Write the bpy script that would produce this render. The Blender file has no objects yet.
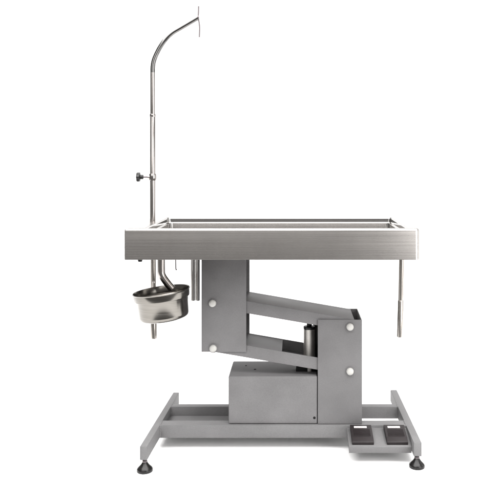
import bpy, bmesh, math, random
from mathutils import Vector, Matrix
random.seed(4)
S = bpy.context.scene
COL = S.collection
R = math.radians

# ------------------------------------------------------------------ survey
# Metres: x right, y away from the camera (tray front at y=0), z up, floor z=0.
F, VX, HY, D, CH = 730.0, 295.0, 158.0, 3.04, 1.317
def mx(px, Z): return (px - VX) * Z / F          # x of a measured point at distance Z
def mz(py, Z): return CH - (py - HY) * Z / F     # height of a measured point at distance Z
def my(Z): return Z - D

# ------------------------------------------------------------------ materials
def new_mat(name):
    m = bpy.data.materials.new(name); m.use_nodes = True
    nt = m.node_tree; b = nt.nodes['Principled BSDF']
    return m, nt, b
def coords(nt, scale):
    tc = nt.nodes.new('ShaderNodeTexCoord'); mp = nt.nodes.new('ShaderNodeMapping')
    mp.inputs['Scale'].default_value = scale
    nt.links.new(tc.outputs['Object'], mp.inputs['Vector'])
    return mp.outputs['Vector']
def noise(nt, vec, scale, detail=3, rough=.55):
    n = nt.nodes.new('ShaderNodeTexNoise'); n.inputs['Scale'].default_value = scale
    n.inputs['Detail'].default_value = detail; n.inputs['Roughness'].default_value = rough
    nt.links.new(vec, n.inputs['Vector']); return n.outputs['Fac']
def ramp(nt, fac, a, b, lo=.3, hi=.7):
    r = nt.nodes.new('ShaderNodeValToRGB'); e = r.color_ramp.elements
    e[0].position = lo; e[1].position = hi; e[0].color = (*a, 1); e[1].color = (*b, 1)
    nt.links.new(fac, r.inputs['Fac']); return r.outputs['Color']
def rng(nt, fac, lo, hi, a=.3, b=.7):
    r = nt.nodes.new('ShaderNodeMapRange'); r.inputs[1].default_value = a; r.inputs[2].default_value = b
    r.inputs[3].default_value = lo; r.inputs[4].default_value = hi
    nt.links.new(fac, r.inputs[0]); return r.outputs[0]
def bump(nt, b, fac, strength, dist):
    n = nt.nodes.new('ShaderNodeBump'); n.inputs['Strength'].default_value = strength
    n.inputs['Distance'].default_value = dist
    nt.links.new(fac, n.inputs['Height']); nt.links.new(n.outputs['Normal'], b.inputs['Normal'])

def steel(name, col, col2, ro, streak, bumpd=.0004, aniso=0.0):
    m, nt, b = new_mat(name)
    v = coords(nt, streak)
    f = noise(nt, v, 1.0, 4, .65)
    nt.links.new(ramp(nt, f, col, col2), b.inputs['Base Color'])
    b.inputs['Metallic'].default_value = 1
    v2 = coords(nt, (1, 1, 1)); g = noise(nt, v2, 9, 3)
    mix = nt.nodes.new('ShaderNodeMath'); mix.operation = 'ADD'
    nt.links.new(rng(nt, f, -.05, .05), mix.inputs[0]); nt.links.new(rng(nt, g, ro - .006, ro + .008), mix.inputs[1])
    nt.links.new(mix.outputs[0], b.inputs['Roughness'])
    bump(nt, b, f, .25, bumpd)
    return m
def paint(name, col, ro=.42, grain=900, depth=.00025):
    m, nt, b = new_mat(name)
    v = coords(nt, (1, 1, 1))
    f = noise(nt, v, 7, 4); c2 = tuple(c * 1.10 for c in col); c1 = tuple(c * .92 for c in col)
    g = noise(nt, v, grain, 2)
    mul = nt.nodes.new('ShaderNodeMix'); mul.data_type = 'RGBA'; mul.blend_type = 'MULTIPLY'; mul.inputs[0].default_value = 1
    nt.links.new(ramp(nt, f, c1, c2), mul.inputs[6])
    nt.links.new(ramp(nt, noise(nt, v, 330, 2), (.90, .90, .90), (1.06, 1.06, 1.06)), mul.inputs[7])
    nt.links.new(mul.outputs[2], b.inputs['Base Color'])
    nt.links.new(rng(nt, f, ro - .05, ro + .06), b.inputs['Roughness'])
    bump(nt, b, g, .5, depth)
    b.inputs['Specular IOR Level'].default_value = .05
    return m
def plain(name, col, ro=.4, metal=0.0, grain=300, depth=.0002):
    m, nt, b = new_mat(name)
    v = coords(nt, (1, 1, 1)); f = noise(nt, v, grain, 3)
    nt.links.new(ramp(nt, f, tuple(c * .88 for c in col), tuple(c * 1.12 for c in col)), b.inputs['Base Color'])
    b.inputs['Metallic'].default_value = metal; b.inputs['Roughness'].default_value = ro
    b.inputs['Specular IOR Level'].default_value = .25
    bump(nt, b, f, .3, depth)
    return m

M = dict(
    tray=steel('brushed_steel', (.42, .40, .383), (.46, .44, .423), .27, (.9, 620, 620), .00002),
    basin=steel('basin_steel', (.34, .33, .322), (.42, .41, .40), .13, (.9, 620, 620), .00001),
    tube=steel('tube_steel', (.30, .28, .268), (.36, .338, .323), .20, (60, 60, 5)),
    wire=plain('dull_wire', (.11, .095, .10), .5, .6),
    socket=steel('socket_steel', (.36, .335, .31), (.46, .43, .40), .24, (60, 60, 5)),
    arm_steel=steel('arm_steel', (.135, .132, .13), (.155, .152, .149), .13, (40, 40, 10), .0001),
    chrome=steel('polished_steel', (.74, .73, .72), (.82, .81, .80), .10, (40, 40, 10), .0001),
    bucket=steel('bucket_steel', (.128, .121, .110), (.178, .169, .156), .19, (3, 3, 160), .00004),
    grey=paint('grey_powder_coat', (.126, .1235, .1255)),
    grey_base=paint('grey_hammered_paint', (.126, .1245, .126), .46, 420, .0006),
    black=plain('black_plastic', (.009, .009, .009), .32),
    rubber=plain('black_rubber', (.007, .0065, .0065), .24),
    pedal=plain('pedal_plastic', (.0135, .0105, .0112), .5, 0, 600, .0006),
    cylinder=plain('satin_steel', (.66, .64, .61), .42, 1.0),
    white=plain('white_nylon', (.36, .355, .34), .35),
    label=plain('white_label', (.50, .48, .48), .5),
    ink=plain('faded_ink', (.16, .085, .085), .6),
    hole=plain('dark_hole', (.004, .004, .004), .8),
)
m, nt, b = new_mat('white_sweep_paper'); M['sweep'] = m
v = coords(nt, (1, 1, 1))
nt.links.new(ramp(nt, noise(nt, v, 3, 3), (.90, .90, .90), (.93, .93, .93)), b.inputs['Base Color'])
b.inputs['Roughness'].default_value = .9; b.inputs['Specular IOR Level'].default_value = .1

m, nt, b = new_mat('pale_backdrop_cloth'); M['cloth'] = m
v = coords(nt, (1, 1, 1))
nt.links.new(ramp(nt, noise(nt, v, 3, 3), (.575, .575, .575), (.60, .60, .60)), b.inputs['Base Color'])
b.inputs['Roughness'].default_value = .9; b.inputs['Specular IOR Level'].default_value = .1

# ------------------------------------------------------------------ mesh helpers
def link(name, bm, mat, parent=None, smooth=True, angle=35):
    me = bpy.data.meshes.new(name)
    bmesh.ops.recalc_face_normals(bm, faces=bm.faces)
    if smooth:
        for f in bm.faces: f.smooth = True
        for e in bm.edges:
            if len(e.link_faces) == 2 and e.calc_face_angle(0) > R(angle): e.smooth = False
    bm.to_mesh(me); bm.free()
    me.materials.append(M[mat])
    o = bpy.data.objects.new(name, me); COL.objects.link(o)
    if parent: 
        o.parent = parent
        o.matrix_parent_inverse = parent_world(parent).inverted()
    return o
def parent_world(o):
    m_ = o.matrix_basis.copy()
    while o.parent:
        m_ = o.parent.matrix_basis @ o.matrix_parent_inverse @ m_ if not o.parent.parent else o.matrix_parent_inverse @ m_
        o = o.parent
        if o.parent: m_ = o.matrix_basis @ m_
    return m_
def bevel(bm, w, seg=2, edges=None):
    bmesh.ops.bevel(bm, geom=edges or bm.edges[:], offset=w, segments=seg, affect='EDGES', profile=.5, clamp_overlap=True)
def box(bm, x0, x1, y0, y1, z0, z1, bv=.003, seg=2, mtx=None):
    t = bmesh.new()
    bmesh.ops.create_cube(t, size=1)
    for v in t.verts:
        v.co = Vector((x0 + (v.co.x + .5) * (x1 - x0), y0 + (v.co.y + .5) * (y1 - y0), z0 + (v.co.z + .5) * (z1 - z0)))
    if bv: bevel(t, bv, seg)
    if mtx: t.transform(mtx)
    merge(bm, t)
def merge(bm, t):
    me = bpy.data.meshes.new('tmp'); t.to_mesh(me); t.free(); bm.from_mesh(me); bpy.data.meshes.remove(me)
def prism(bm, poly, axis, a, b, bv=0, mtx=None):
    # poly: 2-D outline; axis 'x' -> outline in (y,z), 'y' -> outline in (x,z)
    t = bmesh.new()
    def co(p, s): return Vector((s, p[0], p[1])) if axis == 'x' else Vector((p[0], s, p[1]))
    A = [t.verts.new(co(p, a)) for p in poly]; B = [t.verts.new(co(p, b)) for p in poly]
    t.faces.new(A); t.faces.new(B[::-1])
    for i in range(len(poly)):
        j = (i + 1) % len(poly); t.faces.new((A[i], A[j], B[j], B[i]))
    bmesh.ops.recalc_face_normals(t, faces=t.faces)
    if bv: bevel(t, bv, 2)
    if mtx: t.transform(mtx)
    merge(bm, t)
def tube(bm, pts, rad, n=24, caps=True):
    pts = [Vector(p) for p in pts]
    rads = rad if isinstance(rad, (list, tuple)) else [rad] * len(pts)
    rings = []; up = None
    for i, p in enumerate(pts):
        d = (pts[min(i + 1, len(pts) - 1)] - pts[max(i - 1, 0)]).normalized()
        if up is None:
            up = Vector((0, 1, 0)) if abs(d.y) < .9 else Vector((1, 0, 0))
        u = (up - d * up.dot(d)).normalized(); w = d.cross(u); up = u
        rings.append([bm.verts.new(p + (u * math.cos(2 * math.pi * k / n) + w * math.sin(2 * math.pi * k / n)) * rads[i]) for k in range(n)])
    for a, b in zip(rings, rings[1:]):
        for k in range(n): bm.faces.new((a[k], a[(k + 1) % n], b[(k + 1) % n], b[k]))
    if caps: bm.faces.new(rings[0][::-1]); bm.faces.new(rings[-1])
def lathe(bm, prof, n=48, mtx=None):
    t = bmesh.new(); rings = []
    for r, z in prof:
        if r < 1e-6: rings.append([t.verts.new((0, 0, z))])
        else: rings.append([t.verts.new((r * math.cos(2 * math.pi * k / n), r * math.sin(2 * math.pi * k / n), z)) for k in range(n)])
    for a, b in zip(rings, rings[1:]):
        for k in range(n):
            j = (k + 1) % n
            if len(a) == 1 and len(b) > 1: t.faces.new((a[0], b[k], b[j]))
            elif len(b) == 1 and len(a) > 1: t.faces.new((a[k], a[j], b[0]))
            elif len(a) > 1: t.faces.new((a[k], a[j], b[j], b[k]))
    if mtx: t.transform(mtx)
    merge(bm, t)
def smooth_path(ctrl, per=8):
    P = [Vector(c) for c in ctrl]; P = [2 * P[0] - P[1]] + P + [2 * P[-1] - P[-2]]; out = []
    for i in range(1, len(P) - 2):
        for s in range(per):
            t = s / per; a, b, c, d = P[i - 1:i + 3]
            out.append(.5 * (2 * b + (c - a) * t + (2 * a - 5 * b + 4 * c - d) * t * t + (3 * b - a - 3 * c + d) * t ** 3))
    out.append(P[-2]); return out
def Rx(a): return Matrix.Rotation(a, 4, 'X')
def T(x, y, z): return Matrix.Translation((x, y, z))
def empty(name, loc):
    o = bpy.data.objects.new(name, None); o.location = loc; o.empty_display_size = .1
    COL.objects.link(o); return o

# ------------------------------------------------------------------ setting: one seamless paper sweep
bm = bmesh.new()
vs = [bm.verts.new(p) for p in ((-5, -.7, 0), (5, -.7, 0), (5, 2.0, 0), (-5, 2.0, 0))]; bm.faces.new(vs)
o = link('floor', bm, 'sweep'); o['kind'] = 'structure'
bm = bmesh.new()     # backdrop cloth hanging behind, its foot curving forward over the floor sheet
prof = [(2.0, 0)]
for k in range(1, 13):
    a = R(90 * k / 12); prof.append((2.0 + 1.2 * math.sin(a), 1.2 - 1.2 * math.cos(a)))
prof.append((3.2, 4.6))
A = [bm.verts.new((-5, y, z)) for y, z in prof]; B = [bm.verts.new((5, y, z)) for y, z in prof]
for i in range(len(prof) - 1): bm.faces.new((A[i], B[i], B[i + 1], A[i + 1]))
o = link('backdrop', bm, 'cloth'); o['kind'] = 'structure'

# ------------------------------------------------------------------ the table
table = empty('veterinary_table', (0, .3, 0))
table['label'] = 'stainless steel tray top operating table on grey scissor lift frame with tall bent pole'
table['category'] = 'operating table'

# --- tray: sheet-metal loop lofted round a rounded rectangle
TX0, TX1, TY0, TY1 = mx(124.3, D), mx(419.6, D), 0.0, .585
ZB, ZT = mz(259.8, D), 1.0235
def loop(l, r, f, bk, z, rc, n=6, rr=None):
    rr = rr or rc
    x0, x1, y0, y1 = TX0 + l, TX1 - r, TY0 + f, TY1 - bk; out = []
    for cx, cy, a0, rc in ((x1 - rr, y1 - rr, 0, rr), (x0 + rc, y1 - rc, 90, rc), (x0 + rc, y0 + rc, 180, rc), (x1 - rr, y0 + rr, 270, rr)):
        for k in range(n + 1):
            a = R(a0 + 90 * k / n); out.append((cx + rc * math.cos(a), cy + rc * math.sin(a), z))
    return out
def loft(bm, loops, cap0=False, cap1=False):
    rs = [[bm.verts.new(p) for p in L] for L in loops]; n = len(rs[0])
    for a, b in zip(rs, rs[1:]):
        for k in range(n): bm.faces.new((a[k], a[(k + 1) % n], b[(k + 1) % n], b[k]))
    if cap0: bm.faces.new(rs[0][::-1])
    if cap1: bm.faces.new(rs[-1])
bm = bmesh.new()
LW = .082     # the wide flange at the pole end
RC = .016     # soft outer corners at the right end
L = [loop(.02, .02, .02, .02, ZB, .006, rr=RC), loop(0, 0, 0, 0, ZB, .006, rr=RC)]
rl = .010
L.append(loop(0, 0, 0, 0, ZT - rl, .006, rr=RC))
for k in range(1, 6):
    a = R(90 * k / 5); q = rl * (1 - math.cos(a)); L.append(loop(q, q, q, q, ZT - rl + rl * math.sin(a), .006, rr=RC))
fl = .017
FR = .045
L.append(loop(LW, FR, fl, fl, ZT - .0005, .012))
loft(bm, L)
tray = link('tray', bm, 'tray', table)
bm = bmesh.new()
L = [loop(LW - .0005, FR - .0005, fl - .0005, fl - .0005, ZT - .0012, .012), loop(LW + .003, FR + .003, fl + .003, fl + .003, ZT - .006, .012),
     loop(LW + .0045, FR + .0045, fl + .0045, fl + .0045, ZT - .0232, .014), loop(LW + .0055, FR + .0055, fl + .0055, fl + .0055, ZT - .0246, .014),
     loop(LW + .0120, FR + .0120, fl + .0120, fl + .0120, ZT - .0254, .016), loop(LW + .0132, FR + .0132, fl + .0132, fl + .0132, ZT - .0270, .016),
     loop(LW + .0150, FR + .0150, fl + .0150, fl + .0150, ZT - .066, .018), loop(LW + .022, FR + .022, fl + .022, fl + .022, ZT - .072, .02),
     loop(LW + .2, FR + .2, fl + .15, fl + .15, ZT - .077, .03)]
loft(bm, L, cap1=True)
link('basin', bm, 'basin', tray, angle=14)
bm = bmesh.new()      # pan under the tray, holding the column
box(bm, TX0 + .022, TX1 - .022, TY0 + .022, TY1 - .022, ZB + .002, ZB + .006, .001)
link('underside_panel', bm, 'tray', tray)
bm = bmesh.new()
lathe(bm, [(0, -.014), (.008, -.013), (.010, -.006), (.010, .003)], 20, T(mx(139.6, 3.06), .03, ZB + .001))
link('rubber_stop', bm, 'black', tray)

# --- sockets under the tray
def socket(px0, px1, Z, ybot, r, wide):
    bm = bmesh.new(); x0, x1, z1 = mx(px0, Z), mx(px1, Z), mz(ybot, Z); y = my(Z)
    zs = z1 + (ZB - z1) * .42; xs = x1 + (x0 - x1) * .42
    tube(bm, [(x0, y, ZB + .004), (xs, y, zs)], r)
    tube(bm, [(xs, y, zs + .004), (xs, y, zs), (x1, y, z1 + .002), (x1, y, z1)], [r * .99, wide, wide, wide - .002])
    return link('socket_tube', bm, 'socket', table)
ZP = 3.37
socket(153.2, 153.8, ZP, 338.5, .0118, .0140)
socket(401.8, 399.8, ZP - .05, 337, .0116, .0130)
for px in (193.0, 197.6):
    bm = bmesh.new(); z1 = mz(300.5, 3.42)
    tube(bm, [(mx(px, 3.42), my(3.42), ZB + .004), (mx(px, 3.42), my(3.42), z1 + .001), (mx(px, 3.42), my(3.42), z1)], [.0104, .0104, .0095])
    link('hanging_tube', bm, 'chrome', table)
# drain elbow above the bucket
bm = bmesh.new(); Zd = 3.24
pts = smooth_path([(mx(161.3, Zd), my(Zd), ZB + .004), (mx(161.3, Zd), my(Zd), mz(268, Zd)), (mx(162.0, Zd), my(Zd), mz(275, Zd)), (mx(166.5, Zd), my(Zd), mz(282, Zd)), (mx(172.2, Zd), my(Zd), mz(289, Zd))], 6)
tube(bm, pts, .0165, 28)
link('drain_pipe', bm, 'tube', table)
bm = bmesh.new(); Zh = 3.2
tube(bm, smooth_path([(mx(175.6, Zh), my(Zh), ZB + .003), (mx(175.8, Zh), my(Zh), mz(266, Zh)), (mx(176.2, Zh), my(Zh) - .004, mz(269.5, Zh)), (mx(177, Zh), my(Zh) - .012, mz(269, Zh))], 5), .0022, 10)
link('wire_hook', bm, 'wire', table)

# --- infusion pole
py_ = my(ZP); px_ = mx(152.7, ZP)
pole_bm = bmesh.new()
zb = mz(72.5, ZP); zj = mz(115.5, ZP)
tube(pole_bm, [(px_, py_, ZT - .004), (px_, py_, zj - .002), (px_, py_, zj)], [.0121, .0121, .0112], 32)
pole = link('infusion_pole', pole_bm, 'tube', table)
bm = bmesh.new()
tube(bm, [(px_, py_, zj - .01), (px_, py_, zj + .002), (px_, py_, zj + .0021), (px_, py_, zb)], [.0108] * 4, 32)
def P(px, py): return (mx(px, ZP), py_, mz(py, ZP))
link('inner_rod', bm, 'tube', pole)
bm = bmesh.new()
arc = [P(152.7, 73), P(152.9, 66), P(154.6, 58.5), P(159.6, 48.0), P(165.8, 39.0), P(172.4, 32.8), P(180, 28.2), P(189, 22.9), P(197.9, 17.6)]
tube(bm, smooth_path(arc, 6), .0107, 32)
link('bent_arm', bm, 'arm_steel', pole)
bm = bmesh.new()
lathe(bm, [(.0119, -.007), (.0131, -.006), (.0136, -.002), (.0136, .002), (.0131, .006), (.0119, .007)], 32, T(px_, py_, zj))
link('joint_ring', bm, 'tube', pole)
bm = bmesh.new()
tube(bm, smooth_path([P(198.6, 6.2), P(198.5, 12), P(198.3, 16.5), P(198.9, 21), P(199.6, 27), P(199.4, 37.2)], 6), .0029, 12)
h = P(198.4, 17.4); tube(bm, [(h[0] - .004, h[1], h[2]), (h[0] + .002, h[1], h[2])], .0085, 20)
link('hook', bm, 'wire', pole)
bm = bmesh.new(); zk = mz(177, ZP)
lathe(bm, [(.0122, -.016), (.0150, -.015), (.0165, -.009), (.0172, 0), (.0165, .009), (.0150, .015), (.0122, .016)], 32, T(px_, py_, zk))
tube(bm, [(px_ - .010, py_ - .004, zk), (px_ - .021, py_ - .004, zk)], .0085, 20)
link('clamp_collar', bm, 'tube', pole)
bm = bmesh.new()
tube(bm, [(px_ - .018, py_ - .004, zk), (mx(143, ZP), py_ - .004, zk)], .0036, 14)
kx = mx(143.5, ZP); Mk = T(kx, py_ - .004, zk) @ Matrix.Rotation(R(-90), 4, 'Y')
knob_screw = link('knob_screw', bm, 'wire', pole)
bm = bmesh.new()
lathe(bm, [(0, -.001), (.0095, 0), (.0105, .002), (.0105, .012), (.013, .0145), (.0205, .016), (.0215, .018), (.0215, .027), (.0195, .0295), (.012, .031), (0, .0315)], 40, Mk)
c = Vector((kx, py_ - .004, zk))
for v in bm.verts:      # finger lobes of the star knob
    q = v.co - c
    r = math.hypot(q.y, q.z)
    if r > .015:
        s = 1 + .09 * math.cos(6 * math.atan2(q.z, q.y)); v.co.y = c.y + q.y * s; v.co.z = c.z + q.z * s
link('knob', bm, 'black', pole)

# --- lift columns (folded sheet channels)
ZC = 3.30; CD = .245
def knob_cap(px, py, parent):
    bm = bmesh.new()
    lathe(bm, [(0, .017), (.006, .0168), (.0125, .0145), (.0158, .010), (.0165, .004), (.0165, 0)], 28, T(mx(px, ZC), my(ZC), mz(py, ZC)) @ Rx(R(90)))
    link('pivot_cap', bm, 'white', parent)
    bm = bmesh.new()
    lathe(bm, [(.0205, 0), (.0205, .002), (.0195, .003), (.012, .003)], 28, T(mx(px, ZC), my(ZC), mz(py, ZC)) @ Rx(R(90)))
    link('pivot_washer', bm, 'grey', parent)
def channel(x0, x1, z0, z1, web_left, t=.004):
    # U section: front sheet, back sheet and one web
    bm = bmesh.new(); y0, y1 = my(ZC), my(ZC) + CD
    if web_left: poly = [(x0, y0), (x1, y0), (x1, y0 + t), (x0 + t, y0 + t), (x0 + t, y1 - t), (x1, y1 - t), (x1, y1), (x0, y1)]
    else: poly = [(x1, y0), (x0, y0), (x0, y0 + t), (x1 - t, y0 + t), (x1 - t, y1 - t), (x0, y1 - t), (x0, y1), (x1, y1)]
    A = [bm.verts.new((p[0], p[1], z0)) for p in poly]; B = [bm.verts.new((p[0], p[1], z1)) for p in poly]
    bm.faces.new(A); bm.faces.new(B[::-1])
    for i in range(8):
        j = (i + 1) % 8; bm.faces.new((A[i], A[j], B[j], B[i]))
    bmesh.ops.recalc_face_normals(bm, faces=bm.faces)
    bevel(bm, .0012, 2)
    return link('lift_column', bm, 'grey', table)
lx0, lx1 = mx(201.5, ZC), mx(246.2, ZC)
lc = channel(lx0, lx1, mz(352, ZC), ZB + .001, True)
knob_cap(212.6, 303.2, lc); knob_cap(213.2, 348.3, lc)
rx0, rx1 = mx(317.8, ZC), mx(362, ZC)
BZT = .1135; BZB = .0535        # base beams
rc = channel(rx0, rx1, BZT + .001, mz(319.8, ZC), False)
knob_cap(350, 326.8, rc); knob_cap(350, 371.2, rc)
bm = bmesh.new()        # mounting flange between column and tray
box(bm, lx0 - .012, lx1 + .03, my(ZC) - .012 + .02, my(ZC) + CD + .012, ZB - .006, ZB + .0015, .0015)
link('mounting_plate', bm, 'grey', table)

# --- parallel lift arms
ang = math.atan(.172); ZA = ZC + .0075; AD = .229
def arm(px0, px1, pxr, pyr, hpx, opened):
    h = hpx * ZA / F * math.cos(ang); L0 = mx(px0, ZA); L1 = mx(px1, ZA); xr = mx(pxr, ZA)
    mt = T(xr, my(ZA), mz(pyr, ZA)) @ Matrix.Rotation(ang, 4, 'Y')
    a, b = (L0 - xr) / math.cos(ang), (L1 - xr) / math.cos(ang); t = .004
    bm = bmesh.new()
    if not opened: box(bm, a, b, 0, AD, -h / 2, h / 2, .003, 2, mt)
    else:
        box(bm, a, b, 0, t, -h / 2, h / 2, .0015, 2, mt); box(bm, a, b, AD - t, AD, -h / 2, h / 2, .0015, 2, mt)
        box(bm, a, b, t, AD - t, -h / 2 + .001, -h / 2 + .005, 0, 2, mt)
        box(bm, a, opened, t, AD - t, h / 2 - .006, h / 2 - .002, .001, 2, mt)
    return link('lift_arm', bm, 'grey', table)
arm(206, 353.5, 246, 307.0, 12.4, None)
arm(206, 353.5, 246, 351.4, 12.2, (mx(281, ZA) - mx(246, ZA)) / math.cos(ang))

# --- actuator standing in the base and passing through the lower arm
bm = bmesh.new(); Zx = 3.40; ax = mx(309.3, Zx); zt = mz(326.6, Zx)
lathe(bm, [(.0265, .33), (.0265, zt - .005), (.0255, zt - .003), (0, zt - .003)], 36, T(ax, my(Zx), 0))
act = link('lift_cylinder', bm, 'cylinder', table)
bm = bmesh.new()
lathe(bm, [(.0268, zt - .010), (.0275, zt - .008), (.0275, zt), (.026, zt + .002), (.012, zt + .003), (.011, zt + .05), (0, zt + .05)], 36, T(ax, my(Zx), 0))
link('cylinder_cap', bm, 'black', act)
bm = bmesh.new()
box(bm, mx(313, 3.43), rx0 + .03, my(3.43), my(3.47), mz(362, 3.45), mz(324, 3.45), .003)
box(bm, mx(296, 3.42), mx(322, 3.42), my(3.375), my(3.43), mz(376.4, 3.30) - .002, mz(376.4, 3.30) + .024, .003)
link('actuator_bracket', bm, 'black', table)

# --- motor housing
bm = bmesh.new(); bx0, bx1 = mx(228.4, ZC), rx0 - .0028; bzt = mz(376.4, ZC)
box(bm, bx0, bx1, my(ZC) + .002, my(ZC) + .25, BZT + .001, bzt, .005, 3)
hb = link('motor_housing', bm, 'grey', table)
def dot(x, y, z, r, rot):
    bm = bmesh.new(); lathe(bm, [(0, .0018), (r * .5, .0017), (r * .9, .0012), (r, 0)], 18, T(x, y, z) @ rot)
    link('screw', bm, 'hole', hb)
dot(mx(314.4, ZC), my(ZC) + .002, mz(418, ZC), .006, Rx(R(90)))
dot(mx(255, 3.41), my(3.41), bzt, .006, Matrix.Identity(4))
dot(mx(246, 3.47), my(3.47), bzt, .004, Matrix.Identity(4))

# --- base frame
def slanted_rail(xa, ya, xb, yb, w):
    d = Vector((xb - xa, yb - ya, 0)); ln = d.length
    mt = T(xa, ya, 0) @ Matrix.Rotation(math.atan2(d.y, d.x) - math.pi / 2, 4, 'Z')
    bm = bmesh.new()
    prism(bm, [(0, BZB + .004), (.006, BZB), (ln, BZB), (ln, BZT), (0, BZT)], 'x', -w / 2, w / 2, .0035, mt)
    return link('base_rail', bm, 'grey_base', table)
lr = (mx(143.3, 3.045), my(3.045), mx(176.2, 3.75), my(3.75)); slanted_rail(*lr, .031)
rr = (mx(417.9, 3.085), my(3.085), mx(393.6, 3.79), my(3.79)); slanted_rail(*rr, .034)
def rail_x(r, y): return r[0] + (r[2] - r[0]) * (y - r[1]) / (r[3] - r[1])
for Z in (3.29, 3.535):
    bm = bmesh.new(); y0 = my(Z); y1 = y0 + (.06 if Z < 3.4 else .04)
    box(bm, rail_x(lr, y0) + .0153, rail_x(rr, y0) - .0165, y0, y1, BZB + .001, BZT - .0005, .003)
    cb = link('cross_beam', bm, 'grey_base', table)
    for xe, sg in ((rail_x(lr, y0) + .0158, 1), (rail_x(rr, y0) - .0170, -1)):      # weld beads at the rails
        bm = bmesh.new()
        pts = [(xe + random.uniform(0, .0012) * sg, y0 + .0005 + random.uniform(-.0008, .0008), BZB + .003 + (BZT - BZB - .007) * k / 14) for k in range(15)]
        pts += [(xe + random.uniform(0, .0012) * sg, y0 + .003 + (y1 - y0 - .006) * k / 10, BZT - .001 + random.uniform(-.0006, .0006)) for k in range(11)]
        tube(bm, pts, [.0032 + random.uniform(-.0006, .0006) for _ in pts], 8)
        link('weld_bead', bm, 'grey_base', cb)
bm = bmesh.new()      # folded pan between the two beams, under the motor
box(bm, rail_x(lr, my(3.45)) + .012, rx1 - .002, my(3.351), my(3.534), BZB + .012, BZB + .016, .0008)
pan = link('base_pan', bm, 'grey_base', table)
bm = bmesh.new(); lathe(bm, [(0, .0010), (.006, .0009), (.0075, 0)], 18, T(mx(172.5, 3.42), my(3.44), BZB + .016))
link('screw', bm, 'hole', pan)
def foot(x, y):
    ft = empty('levelling_foot', (x, y, 0)); ft.parent = table; ft.matrix_parent_inverse = parent_world(table).inverted()
    bm = bmesh.new()
    lathe(bm, [(0, .0008), (.031, .0008), (.0335, .003), (.0335, .010), (.032, .014), (.026, .020), (.018, .028), (.0125, .036), (.011, .038), (0, .038)], 40, T(x, y, 0))
    link('foot_pad', bm, 'rubber', ft)
    bm = bmesh.new()
    prof = [(.0065, .034)]
    for k in range(9): prof += [(.0072, .036 + k * .003), (.0062, .0375 + k * .003)]
    lathe(bm, prof, 20, T(x, y, 0))
    lathe(bm, [(0, .0385), (.0105, .0385), (.0112, .040), (.0112, .0445), (.0105, .046), (0, .046)], 6, T(x, y, 0))
    link('threaded_stem', bm, 'wire', ft)
foot(lr[0] + .0015, lr[1] + .024); foot(rr[0], rr[1] + .024)
foot(lr[2], lr[3] - .03); foot(rr[2], rr[3] - .03)

# --- pedal board, folded sheet, sloping to the front
Zf, Zk = 3.13, 3.286; zf, zk2 = mz(447, Zf), .1035
sl = math.atan2(zk2 - zf, Zk - Zf); pl = math.hypot(zk2 - zf, Zk - Zf)
mt = T(0, my(Zf), zf) @ Rx(sl)
pbx0, pbx1 = mx(349.2, Zf), rail_x(rr, my(Zf)) - .0175
bm = bmesh.new()
prism(bm, [(0, 0), (pl, 0), (pl, -.004), (.004, -.004), (.004 + .006, -.031), (.006, -.032)], 'x', pbx0, pbx1, .0012, mt)
prism(bm, [(.004, -.0045), (pl, -.0045), (pl, -.018), (.012, -.030)], 'x', pbx0 + .0005, pbx0 + .004, 0, mt)
board = link('pedal_board', bm, 'grey_base', table)
for pa, pb in ((351.9, 373.6), (386.6, 407.6)):
    xa, xb = mx(pa, 3.16), mx(pb, 3.16)
    bm = bmesh.new()
    prism(bm, [(.016, .0006), (pl - .012, .0006), (pl - .012, .020), (pl - .016, .0225), (.046, .0205), (.019, .0145), (.016, .0125)], 'x', xa, xb, .0016, mt)
    # ribbed tread
    for k in range(9):
        y = .052 + k * .0065
        prism(bm, [(y, .0200), (y + .003, .0200), (y + .0026, .0226), (y + .0004, .0226)], 'x', xa + .010, xb - .010, 0, mt)
    ped = link('foot_pedal', bm, 'pedal', table)
    bm = bmesh.new(); ya, yb, zt_ = .1155, .1305, .0232
    w = (xb - xa); la, lb = xa + w * .17, xb - w * .23
    prism(bm, [(ya, .0215), (yb, .0217), (yb, zt_), (ya, zt_)], 'x', la, lb, .0004, mt)
    lab = link('pedal_label', bm, 'label', ped)
    bm = bmesh.new()    # the worn, unreadable print on the label
    for k in range(7):
        u = la + (lb - la) * (.08 + .125 * k); ww = (lb - la) * random.uniform(.035, .075)
        prism(bm, [(ya + .002, zt_ - .0004), (ya + random.uniform(.005, .008), zt_ - .0004), (ya + .006, zt_ + .0003), (ya + .002, zt_ + .0003)], 'x', u, u + ww, 0, mt)
    link('worn_print', bm, 'ink', ped)

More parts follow.
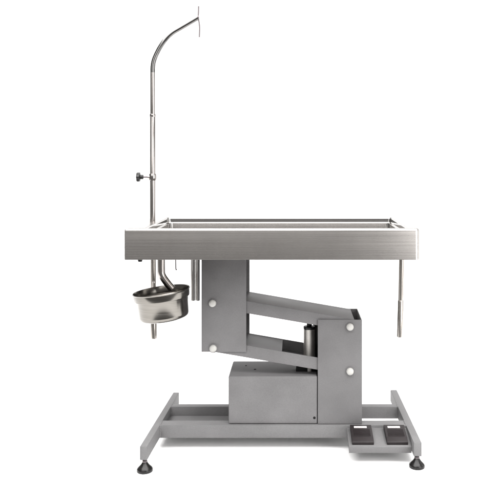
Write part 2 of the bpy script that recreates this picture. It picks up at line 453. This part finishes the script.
# ------------------------------------------------------------------ the bucket hanging under the drain
Zb = 3.21; tilt = R(-6.7)
rim_c = Vector((mx(161.2, Zb), my(Zb), mz(290.5, Zb)))
Mb = T(*rim_c) @ Matrix.Rotation(tilt, 4, 'Y') @ T(0, 0, -.125)
bucket = empty('steel_bucket', Mb.to_translation())
bucket['label'] = 'small tilted stainless steel bucket hanging below the left end of the tray'
bucket['category'] = 'bucket'
bm = bmesh.new()
lathe(bm, [(0, .0), (.088, .0), (.098, .003), (.106, .010), (.1085, .020), (.1130, .088), (.1150, .0905), (.1195, .0915), (.1205, .094), (.1228, .119),
           (.1252, .1215), (.1262, .1245), (.1250, .1270), (.1228, .1262), (.1212, .122), (.1188, .095), (.1115, .0885), (.1068, .020), (.102, .010), (.090, .004), (0, .003)], 80, Mb)
body = link('bucket_body', bm, 'bucket', bucket)
bm = bmesh.new()    # hanger clip from the rear rim to the socket tube
sx = mx(153.5, ZP)
tube(bm, smooth_path([(sx + .004, my(ZP) - .010, rim_c.z + .010), (sx + .004, my(ZP) - .020, rim_c.z + .016), (sx + .005, my(ZP) - .034, rim_c.z + .010), (sx + .006, my(ZP) - .052, rim_c.z - .018)], 5), .004, 12)
link('hanger_clip', bm, 'tube', bucket)

# ------------------------------------------------------------------ camera
cam = bpy.data.cameras.new('camera'); co = bpy.data.objects.new('camera', cam); COL.objects.link(co)
co.location = (0, -D, CH); co.rotation_euler = (R(90), 0, 0)
cam.sensor_width = 36; cam.lens = F / 500 * 36
cam.shift_x = -(VX - 250) / 500; cam.shift_y = -(250 - HY) / 500
cam.clip_end = 100; S.camera = co

# ------------------------------------------------------------------ studio light
def area(name, loc, target, sx, sy, watts, col=(1, 1, 1)):
    l = bpy.data.lights.new(name, 'AREA'); l.shape = 'RECTANGLE'; l.size = sx; l.size_y = sy; l.energy = watts; l.color = col
    o = bpy.data.objects.new(name, l); COL.objects.link(o); o.location = loc
    o.rotation_euler = (Vector(target) - Vector(loc)).to_track_quat('-Z', 'Y').to_euler()
area('overhead_softbox', (.0, -.9, 3.7), (.0, -.7, 0), 6.0, 4.2, 770, (1, .99, .98))
area('front_softbox', (2.62, -2.55, 1.5), (0, .2, .7), 2.3, 2.7, 112, (1, .99, .98))
area('side_softbox', (3.3, .35, 1.1), (0, .3, .8), 1.7, 2.0, 24, (1, .99, .98))
area('key_softbox', (-1.6, -4.5, 3.05), (-.5, .2, 1.8), 5.0, 1.5, 85, (1, .99, .98))
area('backdrop_light', (-2.0, 1.2, 4.4), (-2.0, 3.2, 1.4), 5.0, .8, 55)
w = bpy.data.worlds.new('World'); S.world = w; w.use_nodes = True
w.node_tree.nodes['Background'].inputs[0].default_value = (.32, .313, .307, 1)
w.node_tree.nodes['Background'].inputs[1].default_value = 1.0
S.view_settings.view_transform = 'Standard'; S.view_settings.look = 'None'
S.view_settings.exposure = 0; S.view_settings.gamma = 1
